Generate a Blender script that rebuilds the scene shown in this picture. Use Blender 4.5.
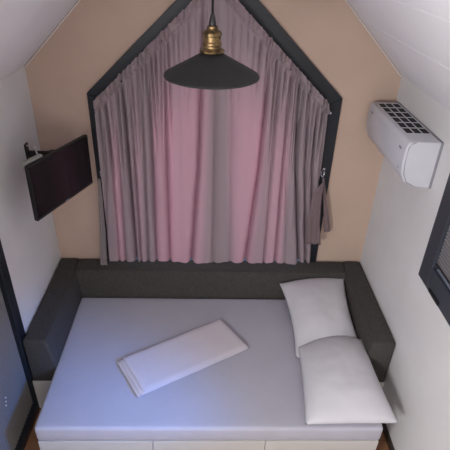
import bpy, bmesh, math, random
from mathutils import Vector, Matrix, noise
random.seed(7)
S = bpy.context.scene
for o in list(bpy.data.objects): bpy.data.objects.remove(o)
COL = S.collection

# ------------------------------------------------------------------ camera
cam_d = bpy.data.cameras.new('camera'); cam = bpy.data.objects.new('camera', cam_d); COL.objects.link(cam)
F = Vector((0.03348323, 0.84971914, -0.52617132)); R = Vector((0.99932822, -0.02061571, 0.03030034)); U = R.cross(F).normalized()
M = Matrix((R, U, -F)).transposed().to_4x4(); M.translation = Vector((1.2225, -3.1801, 2.9843))
cam.matrix_world = M
cam_d.sensor_width = 36; cam_d.lens = 468.747 / 450 * 36; cam_d.clip_start = 0.05
S.camera = cam

# ------------------------------------------------------------------ light
w = bpy.data.worlds.new('world'); S.world = w; w.use_nodes = True
w.node_tree.nodes['Background'].inputs[0].default_value = (0.40, 0.62, 1.0, 1)
w.node_tree.nodes['Background'].inputs[1].default_value = 0.25

def area(name, loc, direction, sx, sy, power, color):
    l = bpy.data.lights.new(name, 'AREA'); l.shape = 'RECTANGLE'; l.size = sx; l.size_y = sy; l.energy = power; l.color = color
    o = bpy.data.objects.new(name, l); COL.objects.link(o); o.location = loc
    o.rotation_euler = Vector(direction).to_track_quat('-Z', 'Z').to_euler()
    return o
area('daylight_side_door', (-0.30, -3.05, 1.05), (1, 0, 0), 1.9, 1.9, 11, (0.98, 0.98, 1.0))
area('assumed_gable_daylight', (1.7, -5.9, 2.1), (-0.08, 1, 0), 1.0, 2.2, 76, (1.0, 0.82, 0.72))  # assumed daylight source, unseen behind the viewpoint
area('added_overhead_fill', (0.42, -3.6, 2.56), (1.0, 0.06, -0.25), 1.2, 0.6, 135, (1.0, 0.98, 0.98))  # added fill light under the closed left slope, out of view
area('daylight_behind_curtain', (1.25, 0.75, 1.5), (0, -1, 0), 1.9, 2.0, 12, (1.0, 0.90, 0.93))
area('daylight_side_window', (2.80, -2.10, 1.95), (-2.28, 0.86, -1.5), 0.5, 0.4, 3.6, (0.03, 0.28, 1.0)).data.spread = math.radians(31)
S.view_settings.view_transform = 'Standard'; S.view_settings.look = 'None'; S.view_settings.gamma = 1
S.view_settings.use_curve_mapping = False; S.view_settings.exposure = 0.17

# ------------------------------------------------------------------ materials
def mat(name, color, rough=0.6, metal=0.0, noise_amt=0.0, noise_scale=20, bump=0.0, bump_scale=60, color2=None, stretch=(1, 1, 1), transl=0.0, tcol=None, spec=0.4):
    m = bpy.data.materials.new(name); m.use_nodes = True; nt = m.node_tree; N = nt.nodes; L = nt.links
    b = N['Principled BSDF']; b.inputs['Base Color'].default_value = (*color, 1)
    b.inputs['Roughness'].default_value = rough; b.inputs['Metallic'].default_value = metal
    b.inputs['Specular IOR Level'].default_value = spec
    tc = N.new('ShaderNodeTexCoord'); mp = N.new('ShaderNodeMapping'); mp.inputs['Scale'].default_value = stretch
    L.new(tc.outputs['Object'], mp.inputs[0])
    if noise_amt or color2:
        n = N.new('ShaderNodeTexNoise'); n.inputs['Scale'].default_value = noise_scale; n.inputs['Detail'].default_value = 5
        L.new(mp.outputs[0], n.inputs['Vector'])
        r = N.new('ShaderNodeMix'); r.data_type = 'RGBA'
        c2 = color2 if color2 else tuple(max(0, c * (1 - noise_amt)) for c in color)
        r.inputs[6].default_value = (*color, 1); r.inputs[7].default_value = (*c2, 1)
        rm = N.new('ShaderNodeMapRange'); rm.inputs[1].default_value = 0.38; rm.inputs[2].default_value = 0.62
        L.new(n.outputs['Fac'], rm.inputs[0]); L.new(rm.outputs[0], r.inputs[0]); L.new(r.outputs[2], b.inputs['Base Color'])
    if bump:
        n2 = N.new('ShaderNodeTexNoise'); n2.inputs['Scale'].default_value = bump_scale; n2.inputs['Detail'].default_value = 4
        L.new(mp.outputs[0], n2.inputs['Vector'])
        bp = N.new('ShaderNodeBump'); bp.inputs['Strength'].default_value = bump; bp.inputs['Distance'].default_value = 0.01
        L.new(n2.outputs['Fac'], bp.inputs['Height']); L.new(bp.outputs[0], b.inputs['Normal'])
    return m
M_white = mat('white_painted_wall', (0.70, 0.69, 0.69), 0.85, noise_amt=0.05, noise_scale=3, bump=0.05, bump_scale=25)
M_ceil = mat('white_ceiling_board', (0.82, 0.815, 0.84), 0.85, noise_amt=0.04, noise_scale=2, bump=0.04, bump_scale=20)
M_beige = mat('beige_painted_wall', (0.53, 0.395, 0.315), 0.85, noise_amt=0.06, noise_scale=3, bump=0.05, bump_scale=25)
M_caulk = mat('white_caulk', (0.66, 0.60, 0.57), 0.7)
M_frame = mat('anthracite_frame', (0.011, 0.015, 0.021), 0.45, noise_amt=0.15, noise_scale=40)
M_frame_lit = mat('anthracite_frame_lit', (0.040, 0.044, 0.058), 0.4, noise_amt=0.1, noise_scale=40)  # same anthracite, lightened and blued for the daylight falling on it
M_black = mat('black_plastic', (0.012, 0.011, 0.012), 0.45, noise_amt=0.2, noise_scale=60)
M_matteblack = mat('matte_black_lamp_enamel', (0.013, 0.0135, 0.013), 0.6, noise_amt=0.1, noise_scale=30)
M_screen = mat('tv_screen', (0.005, 0.004, 0.005), 0.14, spec=0.28)
M_fabric = mat('charcoal_upholstery', (0.078, 0.072, 0.066), 0.95, color2=(0.034, 0.031, 0.029), noise_scale=160, bump=0.5, bump_scale=350)
M_sheet = mat('fitted_sheet_cotton', (0.42, 0.415, 0.475), 0.9, noise_amt=0.03, noise_scale=6, bump=0.12, bump_scale=9)
M_pillow = mat('white_pillow_cotton', (0.57, 0.56, 0.59), 0.9, noise_amt=0.03, noise_scale=8, bump=0.12, bump_scale=9)
M_towel = mat('white_towel_terry', (0.64, 0.60, 0.65), 0.95, noise_amt=0.05, noise_scale=200, bump=0.5, bump_scale=300)
M_lam = mat('white_laminate', (0.52, 0.51, 0.49), 0.5, noise_amt=0.03, noise_scale=5)
M_ac = mat('white_glossy_plastic', (0.58, 0.59, 0.64), 0.28, noise_amt=0.02, noise_scale=10)
M_dark = mat('dark_recess', (0.02, 0.02, 0.022), 0.8, noise_amt=0.2, noise_scale=50)
M_grey = mat('grey_print', (0.25, 0.25, 0.28), 0.6)
M_brass = mat('aged_brass', (0.24, 0.16, 0.075), 0.45, metal=0.85, color2=(0.07, 0.045, 0.022), noise_scale=45, bump=0.3, bump_scale=60)
M_chrome = mat('chrome', (0.7, 0.7, 0.72), 0.2, metal=1.0)
M_cable = mat('white_cable', (0.7, 0.68, 0.67), 0.5)
M_base = mat('dark_skirting', (0.045, 0.030, 0.024), 0.6, noise_amt=0.3, noise_scale=15)
M_back = mat('mauve_tieback_cloth', (0.37, 0.28, 0.29), 0.9, noise_amt=0.1, noise_scale=60)

def wood_floor():
    m = bpy.data.materials.new('brown_wood_floor'); m.use_nodes = True; nt = m.node_tree; N = nt.nodes; L = nt.links
    b = N['Principled BSDF']; b.inputs['Roughness'].default_value = 0.25
    tc = N.new('ShaderNodeTexCoord'); br = N.new('ShaderNodeTexBrick'); mp = N.new('ShaderNodeMapping'); mp.inputs['Rotation'].default_value = (0, 0, math.pi / 2)
    L.new(tc.outputs['Object'], mp.inputs[0]); L.new(mp.outputs[0], br.inputs['Vector'])
    br.inputs['Scale'].default_value = 1; br.inputs['Brick Width'].default_value = 1.2; br.inputs['Row Height'].default_value = 0.14
    br.inputs['Mortar Size'].default_value = 0.002
    br.inputs['Color1'].default_value = (0.30, 0.15, 0.075, 1); br.inputs['Color2'].default_value = (0.24, 0.115, 0.058, 1); br.inputs['Mortar'].default_value = (0.08, 0.04, 0.02, 1)
    n = N.new('ShaderNodeTexNoise'); n.inputs['Scale'].default_value = 6; n.inputs['Detail'].default_value = 8
    mp2 = N.new('ShaderNodeMapping'); mp2.inputs['Scale'].default_value = (12, 1, 1); L.new(tc.outputs['Object'], mp2.inputs[0]); L.new(mp2.outputs[0], n.inputs['Vector'])
    mx = N.new('ShaderNodeMix'); mx.data_type = 'RGBA'; mx.blend_type = 'MULTIPLY'; mx.inputs[0].default_value = 0.25
    L.new(br.outputs['Color'], mx.inputs[6]); L.new(n.outputs['Color'], mx.inputs[7]); L.new(mx.outputs[2], b.inputs['Base Color'])
    return m
M_floor = wood_floor()

def glass_mat(name, col=(1, 1, 1), alpha=0.12):
    m = bpy.data.materials.new(name); m.use_nodes = True; nt = m.node_tree; N = nt.nodes; L = nt.links
    for n in list(N): N.remove(n)
    o = N.new('ShaderNodeOutputMaterial'); mx = N.new('ShaderNodeMixShader'); t = N.new('ShaderNodeBsdfTransparent'); g = N.new('ShaderNodeBsdfGlossy')
    t.inputs[0].default_value = (*col, 1); g.inputs['Roughness'].default_value = 0.03; mx.inputs[0].default_value = alpha
    L.new(t.outputs[0], mx.inputs[1]); L.new(g.outputs[0], mx.inputs[2]); L.new(mx.outputs[0], o.inputs[0])
    return m
M_glass = glass_mat('window_glass', (0.95, 0.98, 1.0))

def pleated_mat(name, col, scale, dark=0.55, alpha=0.0, axis='Z'):
    """woven or pleated screen: fine ribs from a wave texture in object space"""
    m = bpy.data.materials.new(name); m.use_nodes = True; nt = m.node_tree; N = nt.nodes; L = nt.links
    b = N['Principled BSDF']; b.inputs['Roughness'].default_value = 0.8
    tc = N.new('ShaderNodeTexCoord'); wv = N.new('ShaderNodeTexWave'); wv.bands_direction = axis; wv.inputs['Scale'].default_value = scale
    wv.inputs['Distortion'].default_value = 0.6; L.new(tc.outputs['Object'], wv.inputs['Vector'])
    mx = N.new('ShaderNodeMix'); mx.data_type = 'RGBA'
    mx.inputs[6].default_value = (*[c * dark for c in col], 1); mx.inputs[7].default_value = (*col, 1)
    L.new(wv.outputs['Fac'], mx.inputs[0]); L.new(mx.outputs[2], b.inputs['Base Color'])
    bp = N.new('ShaderNodeBump'); bp.inputs['Strength'].default_value = 0.5; bp.inputs['Distance'].default_value = 0.01
    L.new(wv.outputs['Fac'], bp.inputs['Height']); L.new(bp.outputs[0], b.inputs['Normal'])
    return m
M_mesh = pleated_mat('grey_insect_mesh', (0.24, 0.225, 0.22), 30, 0.6)
M_blind = pleated_mat('grey_pleated_blind', (0.20, 0.19, 0.20), 14, 0.6)

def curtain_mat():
    m = bpy.data.materials.new('backlit_tone_curtain_cloth'); m.use_nodes = True; nt = m.node_tree; N = nt.nodes; L = nt.links
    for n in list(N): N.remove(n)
    o = N.new('ShaderNodeOutputMaterial'); at = N.new('ShaderNodeAttribute'); at.attribute_name = 'backlight_tone'  # how much backlight is painted into the cloth colour
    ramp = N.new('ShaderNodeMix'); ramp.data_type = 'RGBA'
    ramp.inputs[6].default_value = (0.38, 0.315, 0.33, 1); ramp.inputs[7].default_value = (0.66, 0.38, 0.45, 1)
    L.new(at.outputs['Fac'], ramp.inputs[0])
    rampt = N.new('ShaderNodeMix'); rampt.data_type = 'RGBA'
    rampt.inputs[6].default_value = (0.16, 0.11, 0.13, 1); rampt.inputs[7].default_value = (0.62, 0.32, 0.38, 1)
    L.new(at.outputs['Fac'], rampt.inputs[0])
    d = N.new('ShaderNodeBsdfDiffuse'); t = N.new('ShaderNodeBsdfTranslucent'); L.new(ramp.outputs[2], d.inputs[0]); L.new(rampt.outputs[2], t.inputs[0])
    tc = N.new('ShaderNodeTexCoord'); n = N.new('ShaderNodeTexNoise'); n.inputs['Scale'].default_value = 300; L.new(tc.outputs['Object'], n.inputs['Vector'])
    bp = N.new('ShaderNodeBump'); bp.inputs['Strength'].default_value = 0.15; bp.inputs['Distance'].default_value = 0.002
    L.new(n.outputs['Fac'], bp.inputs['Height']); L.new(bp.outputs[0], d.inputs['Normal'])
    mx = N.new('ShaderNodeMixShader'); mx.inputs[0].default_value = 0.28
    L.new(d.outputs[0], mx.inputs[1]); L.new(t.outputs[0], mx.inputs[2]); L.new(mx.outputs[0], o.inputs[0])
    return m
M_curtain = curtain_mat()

# ------------------------------------------------------------------ helpers
def box(bm, x0, x1, y0, y1, z0, z1, bev=0.0, seg=2, mtx=None):
    t = bmesh.new(); bmesh.ops.create_cube(t, size=1)
    for v in t.verts: v.co = Vector(((x0 + x1) / 2 + v.co.x * (x1 - x0), (y0 + y1) / 2 + v.co.y * (y1 - y0), (z0 + z1) / 2 + v.co.z * (z1 - z0)))
    if bev: bmesh.ops.bevel(t, geom=t.edges[:], offset=bev, segments=seg, affect='EDGES', profile=0.5)
    if mtx: bmesh.ops.transform(t, matrix=mtx, verts=t.verts[:])
    merge(bm, t)
def merge(bm, t):
    me = bpy.data.meshes.new('tmp'); t.to_mesh(me); t.free(); bm.from_mesh(me); bpy.data.meshes.remove(me)
def prism(bm, pts, axis, a0, a1, bev=0.0, seg=2):
    """polygon pts (2-D) extruded along axis ('x': pts are y,z; 'y': pts are x,z)"""
    t = bmesh.new()
    def P(p, a): return (a, p[0], p[1]) if axis == 'x' else (p[0], a, p[1])
    A = [t.verts.new(P(p, a0)) for p in pts]; B = [t.verts.new(P(p, a1)) for p in pts]
    t.faces.new(A); t.faces.new(B[::-1])
    for i in range(len(pts)): t.faces.new((A[i], B[i], B[(i + 1) % len(pts)], A[(i + 1) % len(pts)]))
    bmesh.ops.recalc_face_normals(t, faces=t.faces[:])
    if bev: bmesh.ops.bevel(t, geom=t.edges[:], offset=bev, segments=seg, affect='EDGES', profile=0.5)
    merge(bm, t)
def lathe(bm, prof, c, n=64, close=False):
    rings = []
    for r, z in prof:
        rings.append([bm.verts.new((c[0] + r * math.cos(2 * math.pi * k / n), c[1] + r * math.sin(2 * math.pi * k / n), c[2] + z)) for k in range(n)])
    for a, b in zip(rings, rings[1:]):
        for k in range(n): bm.faces.new((a[k], a[(k + 1) % n], b[(k + 1) % n], b[k]))
    if close: bm.faces.new(rings[0][::-1]); bm.faces.new(rings[-1])
def tube(bm, pts, r, n=10):
    pts = [Vector(p) for p in pts]; rings = []
    for i, p in enumerate(pts):
        d = (pts[min(i + 1, len(pts) - 1)] - pts[max(i - 1, 0)]).normalized()
        a = d.cross(Vector((0, 0, 1))); a = a.normalized() if a.length > 1e-3 else Vector((1, 0, 0)); b = d.cross(a)
        rings.append([bm.verts.new(p + (a * math.cos(2 * math.pi * k / n) + b * math.sin(2 * math.pi * k / n)) * r) for k in range(n)])
    for u, v in zip(rings, rings[1:]):
        for k in range(n): bm.faces.new((u[k], u[(k + 1) % n], v[(k + 1) % n], v[k]))
    bm.faces.new(rings[0][::-1]); bm.faces.new(rings[-1])
def obj(name, bm, m, parent=None, smooth=None):
    bmesh.ops.recalc_face_normals(bm, faces=bm.faces[:])
    me = bpy.data.meshes.new(name); bm.to_mesh(me); bm.free(); me.materials.append(m)
    o = bpy.data.objects.new(name, me); COL.objects.link(o)
    if smooth == 'all':
        for p in me.polygons: p.use_smooth = True
    elif smooth:
        for p in me.polygons: p.use_smooth = True
        me.set_sharp_from_angle(angle=math.radians(smooth))
    if parent:
        o.parent = parent; o.matrix_parent_inverse = Matrix.Translation(-parent.location)
    return o
def thing(name, label, cat, loc, group=None):
    o = bpy.data.objects.new(name, None); COL.objects.link(o); o.location = loc; o.empty_display_size = 0.05
    o['label'] = label; o['category'] = cat
    if group: o['group'] = group
    return o
def tag(o, label, cat, group=None):
    o['label'] = label; o['category'] = cat
    if group: o['group'] = group
def struct(name, bm, m, label=None, cat=None, smooth=None):
    o = obj(name, bm, m, smooth=smooth); o['kind'] = 'structure'
    if label: o['label'] = label; o['category'] = cat
    return o
def sthing(name, label, cat, loc):
    o = thing(name, label, cat, loc); o['kind'] = 'structure'; return o
B = bmesh.new

# ------------------------------------------------------------------ the room
W, EAVE, RIDGE, YF = 2.5, 2.2183, 3.463, -5.5
bm = B(); box(bm, -0.12, W + 0.12, YF - 0.12, 0.12, -0.1, 0.0); struct('floor', bm, M_floor, 'brown wooden plank floor in the gaps beside the bed', 'floor')
# back wall with a house-shaped opening
XL, XR, ZSL, ZSR, XP, ZP, ZB = 0.46, 2.04, 2.02, 2.04, 1.26, 2.775, 0.48
for_wall = B()
prism(for_wall, [(-0.12, 0), (XP, 0), (XP, ZB), (XL, ZB), (XL, ZSL), (XP, ZP), (XP, 3.58), (1.25, 3.58), (-0.12, EAVE)], 'y', 0, 0.12)
prism(for_wall, [(XP, 0), (W + 0.12, 0), (W + 0.12, EAVE), (XP, 3.58), (XP, ZP), (XR, ZSR), (XR, ZB), (XP, ZB)], 'y', 0, 0.12)
struct('wall_back', for_wall, M_beige, 'beige gable wall behind the curtained window', 'wall')
# left wall with the glazed door opening
DY0, DY1, DZ = -0.950, -4.12, 2.06
bm = B()
box(bm, -0.12, 0, DY0 - 0.0, 0.0, 0, EAVE); box(bm, -0.12, 0, DY1, DY0, DZ, EAVE); box(bm, -0.12, 0, YF, DY1, 0, EAVE)
struct('wall_left', bm, M_white, 'white side wall behind the television', 'wall')
# right wall with the window opening
WY0, WY1, WZ0, WZ1 = -1.085, -2.55, 1.42, 2.08
bm = B()
box(bm, W, W + 0.12, WY0, 0.0, 0, EAVE); box(bm, W, W + 0.12, WY1, WY0, 0, WZ0); box(bm, W, W + 0.12, WY1, WY0, WZ1, EAVE); box(bm, W, W + 0.12, YF, WY1, 0, EAVE)
struct('wall_right', bm, M_white, 'white side wall carrying the air conditioner', 'wall')
# wall behind the camera, with an assumed large glazed opening
bm = B()
prism(bm, [(-0.12, 0), (0.3, 0), (0.3, 2.9), (2.2, 2.9), (2.2, 0), (W + 0.12, 0), (W + 0.12, EAVE), (1.25, 3.58), (-0.12, EAVE)], 'y', YF - 0.12, YF)
struct('wall_front', bm, M_white)
# sloping ceiling boards
bm = B(); t = 0.1
prism(bm, [(-0.12, EAVE - 0.12), (1.25, RIDGE), (1.25, RIDGE + 0.14), (-0.12, EAVE + 0.02)], 'y', YF, 0.0)
struct('ceiling_left', bm, M_ceil, 'white sloping ceiling above the television', 'ceiling')
bm = B()
prism(bm, [(W + 0.12, EAVE - 0.12), (1.25, RIDGE), (1.25, RIDGE + 0.14), (W + 0.12, EAVE + 0.02)], 'y', YF, 0.0)
struct('ceiling_right', bm, M_ceil, 'white sloping ceiling above the air conditioner', 'ceiling')
# caulk bead between ceiling, wall corner and gable wall
bm = B(); tube(bm, [(0.004, -0.004, EAVE - 0.008), (1.25, -0.004, RIDGE - 0.006)], 0.005, 6); struct('trim_1', bm, M_caulk)
bm = B(); tube(bm, [(W - 0.004, -0.004, EAVE - 0.008), (1.25, -0.004, RIDGE - 0.006)], 0.005, 6); struct('trim_2', bm, M_caulk)
# plasterboard joints on the right ceiling slope
def on_slope(x, y, off=0.001): return Vector((x, y, EAVE + (W - x) / 1.25 * (RIDGE - EAVE) - off))
for nm, xx in (('trim_3', 1.93), ('trim_4', 2.155)):
    bm = B(); tube(bm, [on_slope(xx, YF + 0.01), on_slope(xx, -0.01)], 0.002, 6); struct(nm, bm, M_ceil)
# skirting
bm = B(); box(bm, W - 0.015, W, YF, -0.97, 0, 0.06, 0.003); struct('baseboard_right', bm, M_base, 'dark skirting at the foot of the right wall', 'skirting')

# ---- window 1: the house-shaped window behind the curtain
win = sthing('window_1', 'tall house-shaped window with a dark frame behind the curtains', 'window', (1.26, -0.02, ZB))
OL, OR, OSL, OSR, OPX, OPZ = 0.388, 2.118, 2.055, 2.058, 1.262, 2.885
IL, IR, ISL, ISR, IPZ = 0.478, 2.022, 2.010, 2.020, 2.750
OB, IB = 0.42, 0.49
def ring_piece(pts): 
    b = B(); prism(b, pts, 'y', -0.028, 0.10, 0.003, 1); return b
obj('frame_post', ring_piece([(OL, OB), (IL, IB), (IL, ISL), (OL, OSL)]), M_frame, win)
obj('frame_post', ring_piece([(OR, OB), (OR, OSR), (IR, ISR), (IR, IB)]), M_frame, win)
obj('frame_rafter', ring_piece([(OL, OSL), (IL, ISL), (OPX, IPZ), (OPX, OPZ)]), M_frame, win)
obj('frame_rafter', ring_piece([(OR, OSR), (OPX, OPZ), (OPX, IPZ), (IR, ISR)]), M_frame, win)
obj('frame_sill', ring_piece([(OL, OB), (OR, OB), (IR, IB), (IL, IB)]), M_frame, win)
bm = B(); prism(bm, [(IL, IB), (IR, IB), (IR, ISR), (OPX, IPZ), (IL, ISL)], 'y', 0.06, 0.068); obj('pane', bm, M_glass, win)

# ---- door 1 : glazed side door with an insect mesh
door = sthing('door_1', 'glazed side door with a dark frame and grey mesh screen left of the bed', 'door', (0.0, -1.8, 0))
y0, y1 = -0.865, -4.20
def fb(a, b, c, d, n):
    q = B(); box(q, -0.11, 0.003, a, b, c, d, 0.003, 1); obj(n, q, M_frame, door)
fb(y0 - 0.09, y0, 0.0, 2.14, 'frame_post'); fb(y1, y1 + 0.09, 0.0, 2.14, 'frame_post')
fb(y1 + 0.09, y0 - 0.09, 2.05, 2.14, 'frame_head'); fb(y1 + 0.09, y0 - 0.09, 0.0, 0.07, 'threshold')
bm = B(); box(bm, -0.10, -0.07, -1.86, -1.80, 0.07, 2.05, 0.004, 1); obj('mullion', bm, M_frame, door)
bm = B(); box(bm, -0.090, -0.084, y1 + 0.09, y0 - 0.09, 0.07, 2.05); obj('pane', bm, M_glass, door)
bm = B(); n = 60; ya, yb = -0.955, -1.80
for i in range(n):                                    # pleated mesh: fine zigzag folds
    a = ya + (yb - ya) * i / n; b_ = ya + (yb - ya) * (i + 1) / n; xa = -0.030 - (0.006 if i % 2 else 0); xb = -0.030 - (0 if i % 2 else 0.006)
    v = [bm.verts.new(p) for p in ((xa, a, 0.07), (xb, b_, 0.07), (xb, b_, 2.05), (xa, a, 2.05))]; bm.faces.new(v)
bmesh.ops.remove_doubles(bm, verts=bm.verts[:], dist=1e-5)
bmesh.ops.solidify(bm, geom=bm.faces[:], thickness=0.001)
obj('mesh_screen', bm, M_mesh, door)
for zz, yy in ((0.50, -1.243), (0.475, -1.252), (0.45, -1.262)):
    bm = B(); bmesh.ops.create_uvsphere(bm, u_segments=10, v_segments=6, radius=0.005, matrix=Matrix.Translation((-0.026, yy, zz))); o = obj('light_dot', bm, M_cable, door, 'all'); o['label'] = 'tiny white dot'  # pinholes of light in the screen, made as white beads

# ---- window 2 : small window on the right wall
w2 = sthing('window_2', 'side window with wide dark frame and pleated blind on the right wall', 'window', (W, -1.55, 1.285))
a0, a1, z0, z1, am = -0.968, -2.67, 1.287, 2.19, -1.62
def wf(ya_, yb_, za, zb, n, m=M_frame_lit, x0=-0.022, x1=0.10):
    q = B(); box(q, W + x0, W + x1, yb_, ya_, za, zb, 0.004, 1); return obj(n, q, m, w2)
wf(a0, a0 - 0.125, z0, z1, 'frame_post'); wf(a1 + 0.125, a1, z0, z1, 'frame_post')
wf(a0 - 0.125, a1 + 0.125, z0, z0 + 0.14, 'frame_rail', M_frame_lit, -0.022, 0.0); wf(a0 - 0.125, a1 + 0.125, z1 - 0.11, z1, 'frame_rail')
bm = B(); n = 56; za, zb = z0 + 0.182, z1 - 0.11
for i in range(n):
    a = za + (zb - za) * i / n; b_ = za + (zb - za) * (i + 1) / n; xa = W - 0.010 + (0.008 if i % 2 else 0); xb = W - 0.010 + (0 if i % 2 else 0.008)
    v = [bm.verts.new(p) for p in ((xa, a0 - 0.128, a), (xa, am, a), (xb, am, b_), (xb, a0 - 0.128, b_))]; bm.faces.new(v)
bmesh.ops.remove_doubles(bm, verts=bm.verts[:], dist=1e-5); bmesh.ops.solidify(bm, geom=bm.faces[:], thickness=0.001)
obj('pleated_blind', bm, M_blind, w2)
wf(am + 0.03, am - 0.03, z0 + 0.14, z1 - 0.11, 'mullion')
wf(a0 - 0.127, am, z0 + 0.168, z0 + 0.184, 'blind_rail', M_black, -0.013, 0.000)
bm = B(); box(bm, W + 0.004, W + 0.008, a1 + 0.125, a0 - 0.125, z0 + 0.14, z1 - 0.11); obj('pane', bm, M_glass, w2)
bm = B(); box(bm, W - 0.032, W - 0.022, -1.265, -1.135, 1.297, 1.322, 0.006, 3); o = obj('latch', bm, M_black, w2)

# unseen glazing behind the camera, added as a daylight opening
w3 = sthing('assumed_glazing', 'assumed, unseen tall glazing in the gable behind the viewpoint', 'window', (1.25, YF, 0))
for (xa, xb, za, zb) in ((0.3, 0.37, 0, 2.9), (2.13, 2.2, 0, 2.9), (0.37, 2.13, 2.83, 2.9), (1.215, 1.285, 0, 2.83), (0.37, 2.13, 0.0, 0.07)):
    bm = B(); box(bm, xa, xb, YF - 0.10, YF, za, zb, 0.003, 1); obj('frame_bar', bm, M_frame, w3)  # bars of the assumed, unseen glazing
bm = B(); box(bm, 0.37, 2.13, YF - 0.06, YF - 0.054, 0.07, 2.83); obj('pane', bm, M_glass, w3)  # pane of the assumed, unseen glazing

# added frame round the overhead fill light; the left slope is solid here
fill_frame = sthing('fill_light_frame', 'added frame round an unseen fill light under the left ceiling slope', 'window', (0.42, -3.6, 2.60))
RM = Matrix.Translation((0.40, -3.6, 2.59)) @ Matrix.Rotation(-math.pi / 4, 4, 'Y')
for (xa, xb, ya_, yb_) in ((-0.40, -0.34, -0.70, 0.70), (0.34, 0.40, -0.70, 0.70), (-0.34, 0.34, -0.70, -0.64), (-0.34, 0.34, 0.64, 0.70)):
    bm = B(); box(bm, xa, xb, ya_, yb_, -0.02, 0.03, 0.003, 1, RM); obj('frame_bar', bm, M_frame, fill_frame)  # bars of the added frame round the fill light

# ------------------------------------------------------------------ curtains
def xb_(px): return 0.37 + (px - 105) * 0.00829     # z 0.75
def xm_(px): return 0.439 + (px - 103) * 0.00743    # z 1.55
# creases: x at z 0.75, x at z 1.55, depth, width, top fade z
CR = [(xb_(b), xm_(m), d, w_) for b, m, d, w_ in (
    (109, 108, .012, .010), (121, 114, .020, .010), (127, 121, .020, .010), (137.5, 130, .050, .009), (142, 136, .028, .008), (149, 145, .022, .009), (157, 153, .034, .010),
    (170, 167, .036, .011), (191, 197, .050, .013), (212, 212, .015, .020), (229, 228, .014, .020),
    (244, 256, .050, .013), (262, 268, .022, .012), (273, 279, .034, .011), (282, 283, .012, .012), (296, 292, .050, .010), (303, 301, .034, .009), (309, 308, .030, .008), (314, 315, .022, .008))]
# cloth tone, daylight through single layers painted in as pink: (x at z .75, x at z 1.55, tone 0 mauve .. 1 pink)
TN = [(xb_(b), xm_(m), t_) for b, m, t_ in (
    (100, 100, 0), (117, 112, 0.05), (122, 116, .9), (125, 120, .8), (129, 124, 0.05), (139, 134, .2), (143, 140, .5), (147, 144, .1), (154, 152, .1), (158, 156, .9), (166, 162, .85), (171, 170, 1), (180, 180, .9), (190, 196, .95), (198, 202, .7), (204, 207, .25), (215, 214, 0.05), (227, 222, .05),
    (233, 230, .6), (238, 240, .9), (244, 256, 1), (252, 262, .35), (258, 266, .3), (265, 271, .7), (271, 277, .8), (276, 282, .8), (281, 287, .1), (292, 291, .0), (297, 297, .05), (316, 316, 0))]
def zt(x):
    return (2.022 + 0.945 * (x - 0.454)) if x < 1.262 else (2.036 + 0.955 * (2.01 - x))
rh = random.Random(5); HF = []
hx_ = 0.47
while hx_ < 2.01:
    HF.append((hx_, rh.uniform(0.035, 0.065) * min(1, abs(hx_ - 1.26) / 0.35), rh.uniform(0.25, 0.85))); hx_ += rh.uniform(0.026, 0.048)
def so_edge(x): return abs(x - 1.26) / 0.4
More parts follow.
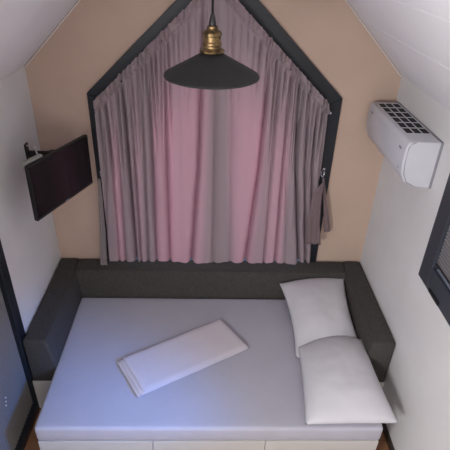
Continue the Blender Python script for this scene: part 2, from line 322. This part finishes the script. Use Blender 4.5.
def curtain(name, x0b, x1b, x0t, x1t, yb, label, flip):
    NX, NZ = 420, 110
    bm = B(); lay = bm.verts.layers.float.new('backlight_tone'); V = []
    for i in range(NX + 1):
        s = i / NX; col = []
        xt = x0t + (x1t - x0t) * s; xbm = x0b + (x1b - x0b) * s; top = zt(xt) + 0.012 + 0.012 * noise.noise(Vector((xt * 60, 3, 0)))
        so = (1 - s) if flip else s                     # 0 at the outer edge
        for j in range(NZ + 1):
            t = (j / NZ) ** 1.25; z = top + (0.722 + 0.010 * noise.noise(Vector((s * 14, yb * 30, 1))) - top) * t
            x = xt + (xbm - xt) * t
            k = (1.55 - z) / 0.8
            y = 0.0; d_top = top - z
            fade = max(0.0, min(1.0, (d_top - 0.08) / 0.30))
            for cb, cm, dep, wd in CR:
                cx_ = cm + (cb - cm) * k
                if z > 1.55: cx_ = cm + (cb - cm) * k * 0.45
                q = abs(x - cx_) / (wd * 1.05)
                if q < 6: y += dep * 1.9 * math.exp(-q) * (0.25 + 0.75 * fade)
            # gathered folds below the header, running out downward at their own lengths
            if 0.075 < d_top < 0.9:
                for hx, hd, hl in HF:
                    q = abs(x - hx - 0.02 * math.sin(hx * 40) * d_top) / 0.009
                    if q < 5: y += hd * math.exp(-q) * min(1, (d_top - 0.075) / 0.03) * max(0, 1 - (d_top / hl) ** 2)
            y += 0.012 * math.sin(2 * math.pi * 9 * x + 2.5 * math.sin(x * 7) + 0.6 * t) * math.exp(-d_top / 1.3) * (1 - so * 0.7)
            # soft large billow
            y += 0.016 * noise.noise(Vector((x * 5, z * 0.9, yb * 9))) + 0.005 * noise.noise(Vector((x * 14, z * 1.7, 5)))
            # header band: rod pocket with puckers, stitched off below
            if d_top < 0.10:
                hw = math.exp(-((d_top - 0.035) / 0.045) ** 4)
                ph = 2 * math.pi * (27 * (xt + d_top * (0.25 if flip else -0.25)) + 1.2 * noise.noise(Vector((xt * 12, 0, 0))))
                y += 0.020 * hw * (1 - 1.6 * abs(math.sin(ph / 2))) * (0.35 + 0.65 * min(1, so_edge(xt)))
                y -= 0.020 * math.exp(-((d_top - 0.040) / 0.024) ** 2)       # rod inside its pocket
            y += 0.014 * math.exp(-((d_top - 0.082) / 0.007) ** 2)
            v = bm.verts.new((x, yb + y, z))
            # painted backlight, deepest pink at the creases
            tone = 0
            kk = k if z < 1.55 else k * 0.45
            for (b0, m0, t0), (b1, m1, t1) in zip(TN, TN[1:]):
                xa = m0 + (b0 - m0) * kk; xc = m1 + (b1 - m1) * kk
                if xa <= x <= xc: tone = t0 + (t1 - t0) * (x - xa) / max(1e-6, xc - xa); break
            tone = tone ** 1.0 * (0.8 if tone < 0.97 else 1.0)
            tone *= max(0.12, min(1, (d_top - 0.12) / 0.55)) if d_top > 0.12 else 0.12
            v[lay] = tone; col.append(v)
        V.append(col)
    for i in range(NX):
        for j in range(NZ): bm.faces.new((V[i][j], V[i + 1][j], V[i + 1][j + 1], V[i][j + 1]))
    o = obj(name, bm, M_curtain, smooth='all'); tag(o, label, 'curtain', 'window curtains'); return o
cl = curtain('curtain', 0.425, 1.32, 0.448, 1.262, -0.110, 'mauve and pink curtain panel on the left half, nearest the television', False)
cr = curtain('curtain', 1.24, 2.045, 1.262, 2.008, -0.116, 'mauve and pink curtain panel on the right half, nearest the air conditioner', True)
# curtain wires following the slopes
bm = B(); tube(bm, [(0.452, -0.092, zt(0.452) - 0.040), (1.25, -0.092, zt(1.25) - 0.040)], 0.005, 8); o = obj('curtain_rod', bm, M_frame); tag(o, 'thin sloping rod inside the left curtain header', 'curtain rod')
rod = thing('curtain_rod', 'thin sloping rod with end bracket at the right curtain header', 'curtain rod', (2.06, -0.05, 2.03))
bm = B(); tube(bm, [(1.27, -0.098, zt(1.27) - 0.040), (2.020, -0.098, zt(2.020) - 0.040)], 0.005, 8); obj('rod', bm, M_frame, rod)
bm = B(); tube(bm, [(2.020, -0.098, zt(2.020) - 0.040), (2.035, -0.030, 2.00)], 0.005, 8); bmesh.ops.create_uvsphere(bm, u_segments=12, v_segments=8, radius=0.011, matrix=Matrix.Translation((2.026, -0.110, zt(2.022) - 0.040))); obj('end_bracket', bm, M_chrome, rod, 'all')
# tieback hooks and loose tiebacks
def hook(x, z, label):
    t_ = thing('curtain_hook', label, 'curtain hook', (x, -0.03, z), 'curtain hooks')
    bm = B(); lathe(bm, [(0.001, 0.006), (0.014, 0.005), (0.014, 0.0), (0.001, 0.0)], (0, 0, 0), 16); bmesh.ops.transform(bm, matrix=Matrix.Translation((x, -0.028, z)) @ Matrix.Rotation(math.pi / 2, 4, 'X'), verts=bm.verts[:]); obj('rosette', bm, M_chrome, t_, 'all')
    bm = B(); pts = [(x, -0.030, z)] + [(x - 0.0 + 0.0 * a, -0.06 - 0.025 * math.sin(a), z - 0.02 + 0.022 * math.cos(a) * 1) for a in [i * math.pi / 8 for i in range(0, 13)]]
    pts = [(p[0] - 0.02 * i / len(pts), p[1], p[2]) for i, p in enumerate(pts)]
    tube(bm, pts, 0.0045, 8); obj('hook_arm', bm, M_chrome, t_, 'all')
    bm = B(); bmesh.ops.create_uvsphere(bm, u_segments=12, v_segments=8, radius=0.008, matrix=Matrix.Translation(pts[-1])); obj('knob', bm, M_chrome, t_, 'all')
hook(2.062, 1.53, 'small chrome hook on the right post of the dark window frame')
hook(0.436, 1.50, 'small chrome hook on the left post of the dark window frame')
def cloth_strip(name, path, widths, label, ywave=0.008, grp='curtain tiebacks', m=M_back):
    bm = B(); rows = []; n = 24; K = len(path) - 1
    for i in range(n + 1):
        f = i / n * K; k = min(int(f), K - 1); u = f - k
        p = Vector(path[k]).lerp(Vector(path[k + 1]), u); wd = widths[k] + (widths[k + 1] - widths[k]) * u
        rows.append([bm.verts.new((p.x + wd * (c / 12 - 0.5), p.y + ywave * math.sin(c * 1.3 + i * 0.06) * min(1, wd / 0.05), p.z + 0.004 * math.sin(c))) for c in range(13)])
    for a, b_ in zip(rows, rows[1:]):
        for c in range(12): bm.faces.new((a[c], a[c + 1], b_[c + 1], b_[c]))
    bmesh.ops.solidify(bm, geom=bm.faces[:], thickness=0.003)
    o = obj(name, bm, m, smooth='all'); tag(o, label, 'curtain tieback', grp); return o
o = cloth_strip('curtain_tieback', [(2.040, -0.17, 1.49), (2.005, -0.175, 1.40), (2.010, -0.180, 1.15), (2.035, -0.175, 0.96)], [0.015, 0.070, 0.090, 0.110], 'mauve cloth tieback hanging loose from the right chrome hook')
o2 = B()
rows = []
for i in range(17):
    t_ = i / 16; x_ = 2.050 + 0.100 * t_; z_ = 1.49 - 0.47 * t_; wd = 0.012 + 0.040 * t_
    rows.append([o2.verts.new((x_ + wd * (c / 6 - 0.5), -0.10 + 0.006 * math.sin(c * 1.4), z_ + 0.002 * c)) for c in range(7)])
for a, b_ in zip(rows, rows[1:]):
    for c in range(6): o2.faces.new((a[c], a[c + 1], b_[c + 1], b_[c]))
bmesh.ops.solidify(o2, geom=o2.faces[:], thickness=0.003)
tail = obj('tail', o2, M_back, None, 'all'); tail.parent = o
cloth_strip('curtain_tieback', [(0.428, -0.13, 1.47), (0.418, -0.12, 1.32), (0.402, -0.12, 1.0), (0.380, -0.13, 0.70)], [0.015, 0.03, 0.045, 0.06], 'pale cloth tieback hanging loose beside the left curtain edge', 0.004, m=mat('pale_tieback_cloth', (0.42, 0.37, 0.37), 0.9, noise_amt=0.1, noise_scale=60))

# ------------------------------------------------------------------ daybed
bed = thing('daybed', 'wall-to-wall daybed with charcoal upholstered back and arms on a white drawer base', 'bed', (1.25, -0.7, 0))
HS, AB, AD = 0.684, 0.292, -0.951
bm = B(); box(bm, 0.003, W - 0.003, -0.946, -0.02, 0.0, 0.290, 0.003, 1); obj('side_base', bm, M_lam, bed)
bm = B(); box(bm, 0.196, 2.300, -1.396, -0.03, 0.0, 0.322, 0.003, 1); obj('drawer_carcass', bm, M_lam, bed)
xs = [0.192, 0.893, 1.592, 2.306]
for a, b_ in zip(xs, xs[1:]):
    bm = B(); box(bm, a + 0.0015, b_ - 0.0015, -1.418, -1.397, 0.03, 0.311, 0.002, 1); d = obj('drawer', bm, M_lam, bed)
def arm_section(sgn):
    # cross-section (distance from wall, z); slightly tapering, rounded top
    return [(0.006, AB), (0.006, HS - 0.012), (0.018, HS), (0.125, HS + 0.002), (0.155, HS - 0.006), (0.170, HS - 0.030), (0.196, 0.45), (0.200, AB)]
def upholstered(name, pts3_fn, length0, length1, n=20):
    bm = B(); rings = []
    for i in range(n + 1):
        a = length0 + (length1 - length0) * i / n; e = min(i, n - i) / n
        rings.append([bm.verts.new(pts3_fn(p, a)) for p in arm_section(1)])
    m_ = len(rings[0])
    for r0, r1 in zip(rings, rings[1:]):
        for k in range(m_): bm.faces.new((r0[k], r0[(k + 1) % m_], r1[(k + 1) % m_], r1[k]))
    bm.faces.new(rings[0][::-1]); bm.faces.new(rings[-1])
    bmesh.ops.recalc_face_normals(bm, faces=bm.faces[:])
    caps = [f for f in bm.faces if len(f.verts) > 4]
    ed = list({e for f in caps for e in f.edges}); bmesh.ops.bevel(bm, geom=ed, offset=0.022, segments=4, affect='EDGES', profile=0.5)
    return obj(name, bm, M_fabric, bed, 40)
upholstered('arm_rest', lambda p, a: (p[0], a, p[1]), AD, -0.004)
upholstered('arm_rest', lambda p, a: (W - p[0], a, p[1]), AD, -0.004)
upholstered('backrest', lambda p, a: (a, -0.002 - p[0] * 1.08, p[1] - 0.003), 0.150, W - 0.150)
# fabric seams
bm = B(); tube(bm, [(0.150, -0.02, HS + 0.001), (0.160, -0.15, HS - 0.002), (0.168, -0.185, HS - 0.02)], 0.0025, 6); obj('seam', bm, M_black, bed)
bm = B(); tube(bm, [(W - 0.150, -0.02, HS + 0.001), (W - 0.160, -0.15, HS - 0.002), (W - 0.168, -0.185, HS - 0.02)], 0.0025, 6); obj('seam', bm, M_black, bed)

# ---- mattress
ML, MR, MB_, MF, MT, MB0 = 0.190, 2.311, -0.223, -1.424, 0.449, 0.324
bm = B(); box(bm, ML, MR, MF, MB_, MB0, MT, 0.022, 5)
bmesh.ops.subdivide_edges(bm, edges=[e for e in bm.edges if e.calc_length() > 0.5], cuts=40, use_grid_fill=True)
for v in bm.verts:
    if v.co.z > 0.40 and ML + .05 < v.co.x < MR - .05 and MF + .05 < v.co.y < MB_ - .05:
        v.co.z += 0.004 * noise.noise(v.co * 3.1)
o = obj('mattress', bm, M_sheet, smooth=50); tag(o, 'wide mattress in a pale lavender fitted sheet on the daybed', 'mattress')

# ---- towel : folded, three layers, rounded fold on the long sides
def towel():
    P = [Vector((0.605, -0.925)), Vector((0.785, -1.207)), Vector((1.517, -0.790)), Vector((1.318, -0.508))]   # far-left, near-left, near-right, far-right
    bm = B(); z0_ = MT + 0.006
    for k, (ins, h) in enumerate(((0.000, 0.013), (0.004, 0.012), (0.002, 0.012))):
        n, m_ = 40, 16; top = []; bot = []
        zb = z0_ + k * 0.0115; lx = (0.0, 0.022, 0.050)[k]
        for i in range(n + 1):
            u = i / n; rt = []; rb = []
            for j in range(m_ + 1):
                v = j / m_
                uu = lx + u * (1 - lx - 0.004 * k); vv = ins + v * (1 - 2 * ins)
                p = P[0].lerp(P[1], vv).lerp(P[3].lerp(P[2], vv), uu)
                edge = min(1, min(u, 1 - u) * n / 1.5 + 0.0, 1); ev = min(v, 1 - v) * m_
                rnd = (1 - max(0, 1 - ev / 1.0) ** 2 * 0.5) * (1 - max(0, 1 - min(u, 1 - u) * n) ** 2 * 0.35)
                wv = 0.0035 * noise.noise(Vector((u * 5, v * 2.3, 0.3))) + 0.001 * noise.noise(Vector((u * 30, v * 12, k)))
                jit = Vector((noise.noise(Vector((u * 9, v * 3, k * 7))) * 0.003, noise.noise(Vector((u * 9, v * 3, 9 + k * 7))) * 0.003))
                rt.append(bm.verts.new((p.x + jit.x, p.y + jit.y, zb + h * rnd + wv))); rb.append(bm.verts.new((p.x + jit.x, p.y + jit.y, zb + h * (1 - rnd) + wv)))
            top.append(rt); bot.append(rb)
        for i in range(n):
            for j in range(m_):
                bm.faces.new((top[i][j], top[i][j + 1], top[i + 1][j + 1], top[i + 1][j])); bm.faces.new((bot[i][j], bot[i + 1][j], bot[i + 1][j + 1], bot[i][j + 1]))
        for i in range(n):
            bm.faces.new((top[i][0], top[i + 1][0], bot[i + 1][0], bot[i][0])); bm.faces.new((top[i][m_], bot[i][m_], bot[i + 1][m_], top[i + 1][m_]))
        for j in range(m_):
            bm.faces.new((top[0][j], bot[0][j], bot[0][j + 1], top[0][j + 1])); bm.faces.new((top[n][j], top[n][j + 1], bot[n][j + 1], bot[n][j]))
    o = obj('folded_towel', bm, M_towel, smooth=55); tag(o, 'folded white towel laid diagonally across the middle of the mattress', 'towel')
towel()

# ---- pillows
def pillow(corners, thick, label, seed, bow=(0.035, 0.035, 0.035, 0.035)):
    """corners: far-left, far-right, near-right, near-left as (x, y, z of the seam)"""
    A, Bc, Cc, D = [Vector(c) for c in corners]; n = 44; bm = B(); sheets = []
    for side in (1, -1):
        g = []
        for i in range(n + 1):
            r = []
            for j in range(n + 1):
                u, v = i / n, j / n; a, b_ = 2 * u - 1, 2 * v - 1
                # sides bow inward between the pointed corners
                ua = u - a * (bow[0] if a < 0 else bow[1]) * (1 - b_ * b_) ; va = v - b_ * (bow[2] if b_ < 0 else bow[3]) * (1 - a * a)
                p = A.lerp(Bc, ua).lerp(D.lerp(Cc, ua), va)
                prof = ((1 - abs(a) ** 2.2) * (1 - abs(b_) ** 2.2)) ** 0.6
                wr = 0.010 * noise.noise(Vector((a * 1.4 + seed, b_ * 1.4, seed))) + 0.004 * noise.noise(Vector((a * 3.4, b_ * 5, seed)))
                h = thick * (0.60 if side > 0 else -0.40) * prof
                p = p + Vector((0, 0, h + wr * prof * (1 if side > 0 else 0.2)))
                r.append(p)
            g.append(r)
        sheets.append(g)
    T = [[bm.verts.new(p) for p in r] for r in sheets[0]]
    Bt = [[(T[i][j] if i in (0, n) or j in (0, n) else bm.verts.new(sheets[1][i][j])) for j in range(n + 1)] for i in range(n + 1)]
    for i in range(n):
        for j in range(n):
            bm.faces.new((T[i][j], T[i + 1][j], T[i + 1][j + 1], T[i][j + 1])); bm.faces.new((Bt[i][j], Bt[i][j + 1], Bt[i + 1][j + 1], Bt[i + 1][j]))
    for v in bm.verts: v.co.z = max(v.co.z, MT + 0.001)
    o = obj('pillow', bm, M_pillow, smooth='all'); tag(o, label, 'pillow', 'white pillows on the bed'); return o
pillow([(1.795, -0.225, 0.605), (2.325, -0.190, 0.635), (2.325, -0.86, 0.500), (1.845, -0.88, 0.470)], 0.16, 'white pillow at the back, leaning against the charcoal backrest', 2.3, (0.06, 0.05, -0.035, 0.0))
pillow([(1.865, -0.830, 0.520), (2.325, -0.790, 0.560), (2.375, -1.442, 0.530), (1.815, -1.436, 0.510)], 0.19, 'white pillow at the front of the bed, overlapping the other pillow', 7.1, (0.015, 0.025, -0.09, 0.005))

# ------------------------------------------------------------------ air conditioner
ac = thing('air_conditioner', 'white wall-mounted air conditioner on the right wall', 'air conditioner', (W, -0.42, 1.77))
prof = [(0.012, 1.775), (0.012, 2.052), (0.150, 2.054), (0.180, 2.046), (0.192, 2.020), (0.194, 1.93), (0.186, 1.86), (0.160, 1.81), (0.110, 1.785), (0.060, 1.776)]
bm = B(); prism(bm, [(W - d, z) for d, z in prof], 'y', -0.790, -0.060, 0.006, 3); obj('housing', bm, M_ac, ac, 40)
# curved front panel, slightly proud of the housing
fp = [(0.168, 2.054), (0.186, 2.050), (0.199, 2.022), (0.201, 1.93), (0.193, 1.862), (0.166, 1.806), (0.150, 1.812), (0.180, 1.866), (0.188, 1.93), (0.186, 2.018), (0.176, 2.040)]
bm = B(); prism(bm, [(W - d, z) for d, z in fp], 'y', -0.783, -0.066, 0.0025, 2); obj('front_panel', bm, M_ac, ac, 40)
bm = B(); prism(bm, [(W - d, z) for d, z in [(0.160, 1.803), (0.112, 1.779), (0.062, 1.770), (0.062, 1.776), (0.112, 1.786), (0.160, 1.811)]], 'y', -0.76, -0.09, 0.001, 1); obj('air_flap', bm, M_ac, ac)
bm = B(); box(bm, W - 0.014, W, -0.7925, -0.058, 1.773, 2.0535, 0.002, 1); obj('mounting_plate', bm, M_grey, ac)
gx0, gx1, gy0, gy1 = W - 0.166, W - 0.022, -0.665, -0.100
bm = B(); box(bm, gx0, gx1, gy0, gy1, 2.0530, 2.0550); gr = obj('intake_grille', bm, M_dark, ac)
bm = B()
for i in range(7):
    y = gy0 + (gy1 - gy0) * i / 6; box(bm, gx0 - 0.004, gx1 + 0.004, y - 0.0045, y + 0.0045, 2.0545, 2.0575)
for i in range(4):
    x = gx0 + (gx1 - gx0) * i / 3; box(bm, x - 0.003, x + 0.003, gy0 - 0.006, gy1 + 0.006, 2.0545, 2.0575)
obj('grille_bar', bm, M_ac, gr)
for yy in (-0.7905, -0.0595):
    bm = B(); tube(bm, [(W - d, yy, z) for d, z in [(0.150, 2.050), (0.176, 2.040), (0.187, 2.016), (0.188, 1.93), (0.180, 1.862), (0.154, 1.812), (0.110, 1.789)]], 0.0018, 6); obj('panel_seam', bm, M_grey, ac)
# printed marks on the front panel
def ac_mark(y, z, s, bars):
    bm = B()
    for k, (dy, dz, wy, wz) in enumerate(bars): box(bm, W - 0.2020, W - 0.2006, y - (dy + wy) * s, y - dy * s, z + dz * s, z + (dz + wz) * s)
    return bm
bm = ac_mark(-0.115, 1.998, 0.012, [(0, 0, .35, 1), (.35, 0, .7, .25), (1.4, 0, .3, 1), (1.4, 0, .9, .2), (2.0, .8, .3, .2), (1.4, .8, .9, .2), (2.8, 0, .3, 1), (3.4, 0, .3, 1), (2.8, .4, .9, .2)]); obj('maker_mark', bm, M_grey, ac)
bm = ac_mark(-0.690, 1.985, 0.014, [(0, 0, 2.2, .9), (2.6, .2, .5, .5)]); obj('display_mark', bm, M_grey, ac)
bm = ac_mark(-0.735, 1.880, 0.010, [(0, 0, .8, .8)]); obj('sensor_mark', bm, M_grey, ac)

# ------------------------------------------------------------------ television and its bracket
c = Vector((0.305, -0.491, 1.664)); yw, tl, rl = 1.206, -0.007, -0.019
r_ = Vector((math.cos(yw), math.sin(yw), 0)); nrm = Vector((math.sin(yw), -math.cos(yw), 0)); up = Vector((0, 0, 1))
r2 = r_ * math.cos(rl) + up * math.sin(rl); u2 = nrm.cross(r2) * 1.0
if u2.z < 0: u2 = -u2
TM = Matrix((r2, -nrm, u2)).transposed().to_4x4(); TM.translation = c      # local x: along screen, y: away from viewer, z: up
tv = thing('television', 'flat black television turned out from the left wall on its bracket', 'television', c)
bm = B(); box(bm, -0.290, 0.290, 0.0, 0.028, -0.1765, 0.1765, 0.004, 2, TM); obj('housing', bm, M_black, tv, 40)
bm = B(); box(bm, -0.281, 0.281, -0.0022, 0.001, -0.158, 0.168, 0.0, 1, TM); obj('screen', bm, M_screen, tv)
bm = B(); box(bm, -0.255, 0.20, 0.026, 0.060, -0.165, 0.06, 0.012, 3, TM); obj('rear_cover', bm, M_black, tv, 40)
bm = B(); box(bm, -0.017, 0.017, -0.003, 0.0, -0.1705, -0.1650, 0.0, 1, TM); o = obj('maker_mark', bm, M_grey, tv); o['label'] = 'small grey mark on the lower bezel'
br = thing('television_bracket', 'black swivel bracket fixed to the left wall behind the television', 'bracket', (0.0, -0.245, 1.64))
bm = B(); box(bm, 0.0, 0.010, -0.272, -0.218, 1.600, 1.775, 0.003, 2); obj('wall_plate', bm, M_black, br)
bm = B(); box(bm, 0.008, 0.175, -0.262, -0.228, 1.682, 1.722, 0.005, 2); obj('arm', bm, M_black, br)
e1 = Vector((0.170, -0.245, 1.700)); e2 = c - nrm * 0.075; e2.z = 1.700; mid = (e1 + e2) / 2; L_ = (e2 - e1).length; ang = math.atan2((e2 - e1).y, (e2 - e1).x)
bm = B(); box(bm, -L_ / 2, L_ / 2, -0.014, 0.014, -0.017, 0.017, 0.005, 2, Matrix.Translation(mid) @ Matrix.Rotation(ang, 4, 'Z')); obj('arm', bm, M_black, br)
bm = B(); lathe(bm, [(0.022, -0.028), (0.022, 0.028)], e1, 20, True); obj('pivot', bm, M_black, br, 40)
bm = B(); box(bm, -0.055, 0.055, 0.0595, 0.072, -0.05, 0.085, 0.003, 1, TM); obj('mount_plate', bm, M_black, br)
for zz in (1.757, 1.618):
    bm = B(); bmesh.ops.create_uvsphere(bm, u_segments=10, v_segments=6, radius=0.006, matrix=Matrix.Translation((0.010, -0.245, zz))); obj('screw', bm, M_chrome, br, 'all')
# white cable and clip on the bracket
bm = B(); tube(bm, [(0.055, -0.245, 1.755), (0.070, -0.262, 1.735), (0.085, -0.285, 1.70), (0.105, -0.300, 1.672)], 0.005, 8); o = obj('cable', bm, M_cable, smooth='all'); tag(o, 'short white cable looped over the black television bracket', 'cable')
bm = B(); box(bm, -0.270, -0.120, 0.030, 0.062, 0.140, 0.188, 0.008, 2, TM); o = obj('cable_cover', bm, mat('pale_grey_plastic', (0.30, 0.31, 0.29), 0.5)); tag(o, 'pale grey plastic strip behind the top edge of the television', 'cable cover')

# ------------------------------------------------------------------ pendant lamp
LX, LY, LZ = 1.223, -1.60, 2.588
lamp = thing('pendant_lamp', 'dark conical metal pendant lamp with a brass socket hanging above the bed', 'lamp', (LX, LY, RIDGE))
bm = B()
lathe(bm, [(0.1555, -0.004), (0.1580, -0.003), (0.1590, 0.0), (0.1570, 0.004), (0.150, 0.008), (0.028, 0.074), (0.018, 0.078), (0.018, 0.075), (0.026, 0.071), (0.149, 0.0045), (0.1555, -0.002), (0.1555, -0.004)], (LX, LY, LZ), 96)
obj('shade', bm, M_matteblack, lamp, 35)
bm = B()
lathe(bm, [(0.016, 0.070), (0.040, 0.0745), (0.041, 0.080), (0.035, 0.084), (0.029, 0.088), (0.0285, 0.094), (0.0305, 0.097), (0.0305, 0.104), (0.028, 0.107), (0.028, 0.122), (0.0305, 0.125), (0.0305, 0.133), (0.027, 0.137), (0.020, 0.141), (0.017, 0.145), (0.017, 0.152), (0.010, 0.155), (0.002, 0.156)], (LX, LY, LZ), 40)
obj('socket_holder', bm, M_brass, lamp, 30)
bm = B(); lathe(bm, [(0.011, 0.153), (0.012, 0.158), (0.0085, 0.178), (0.005, 0.186), (0.003, 0.187)], (LX, LY, LZ), 20, True); obj('cord_grip', bm, M_black, lamp, 40)
bm = B(); tube(bm, [(LX, LY, LZ + 0.18), (LX, LY, LZ + 0.5), (LX + 0.002, LY, RIDGE - 0.03)], 0.0042, 10); obj('cord', bm, M_black, lamp, 'all')
bm = B(); lathe(bm, [(0.045, -0.075), (0.05, -0.065), (0.05, -0.045), (0.0005, -0.045)], (LX, LY, RIDGE), 32); obj('ceiling_rose', bm, M_matteblack, lamp, 40)
bm = B(); lathe(bm, [(0.0005, 0.0), (0.016, 0.004), (0.026, 0.018), (0.028, 0.032), (0.020, 0.052), (0.013, 0.062), (0.013, 0.076)], (LX, LY, LZ + 0.0), 24); obj('bulb', bm, M_cable, lamp, 'all')
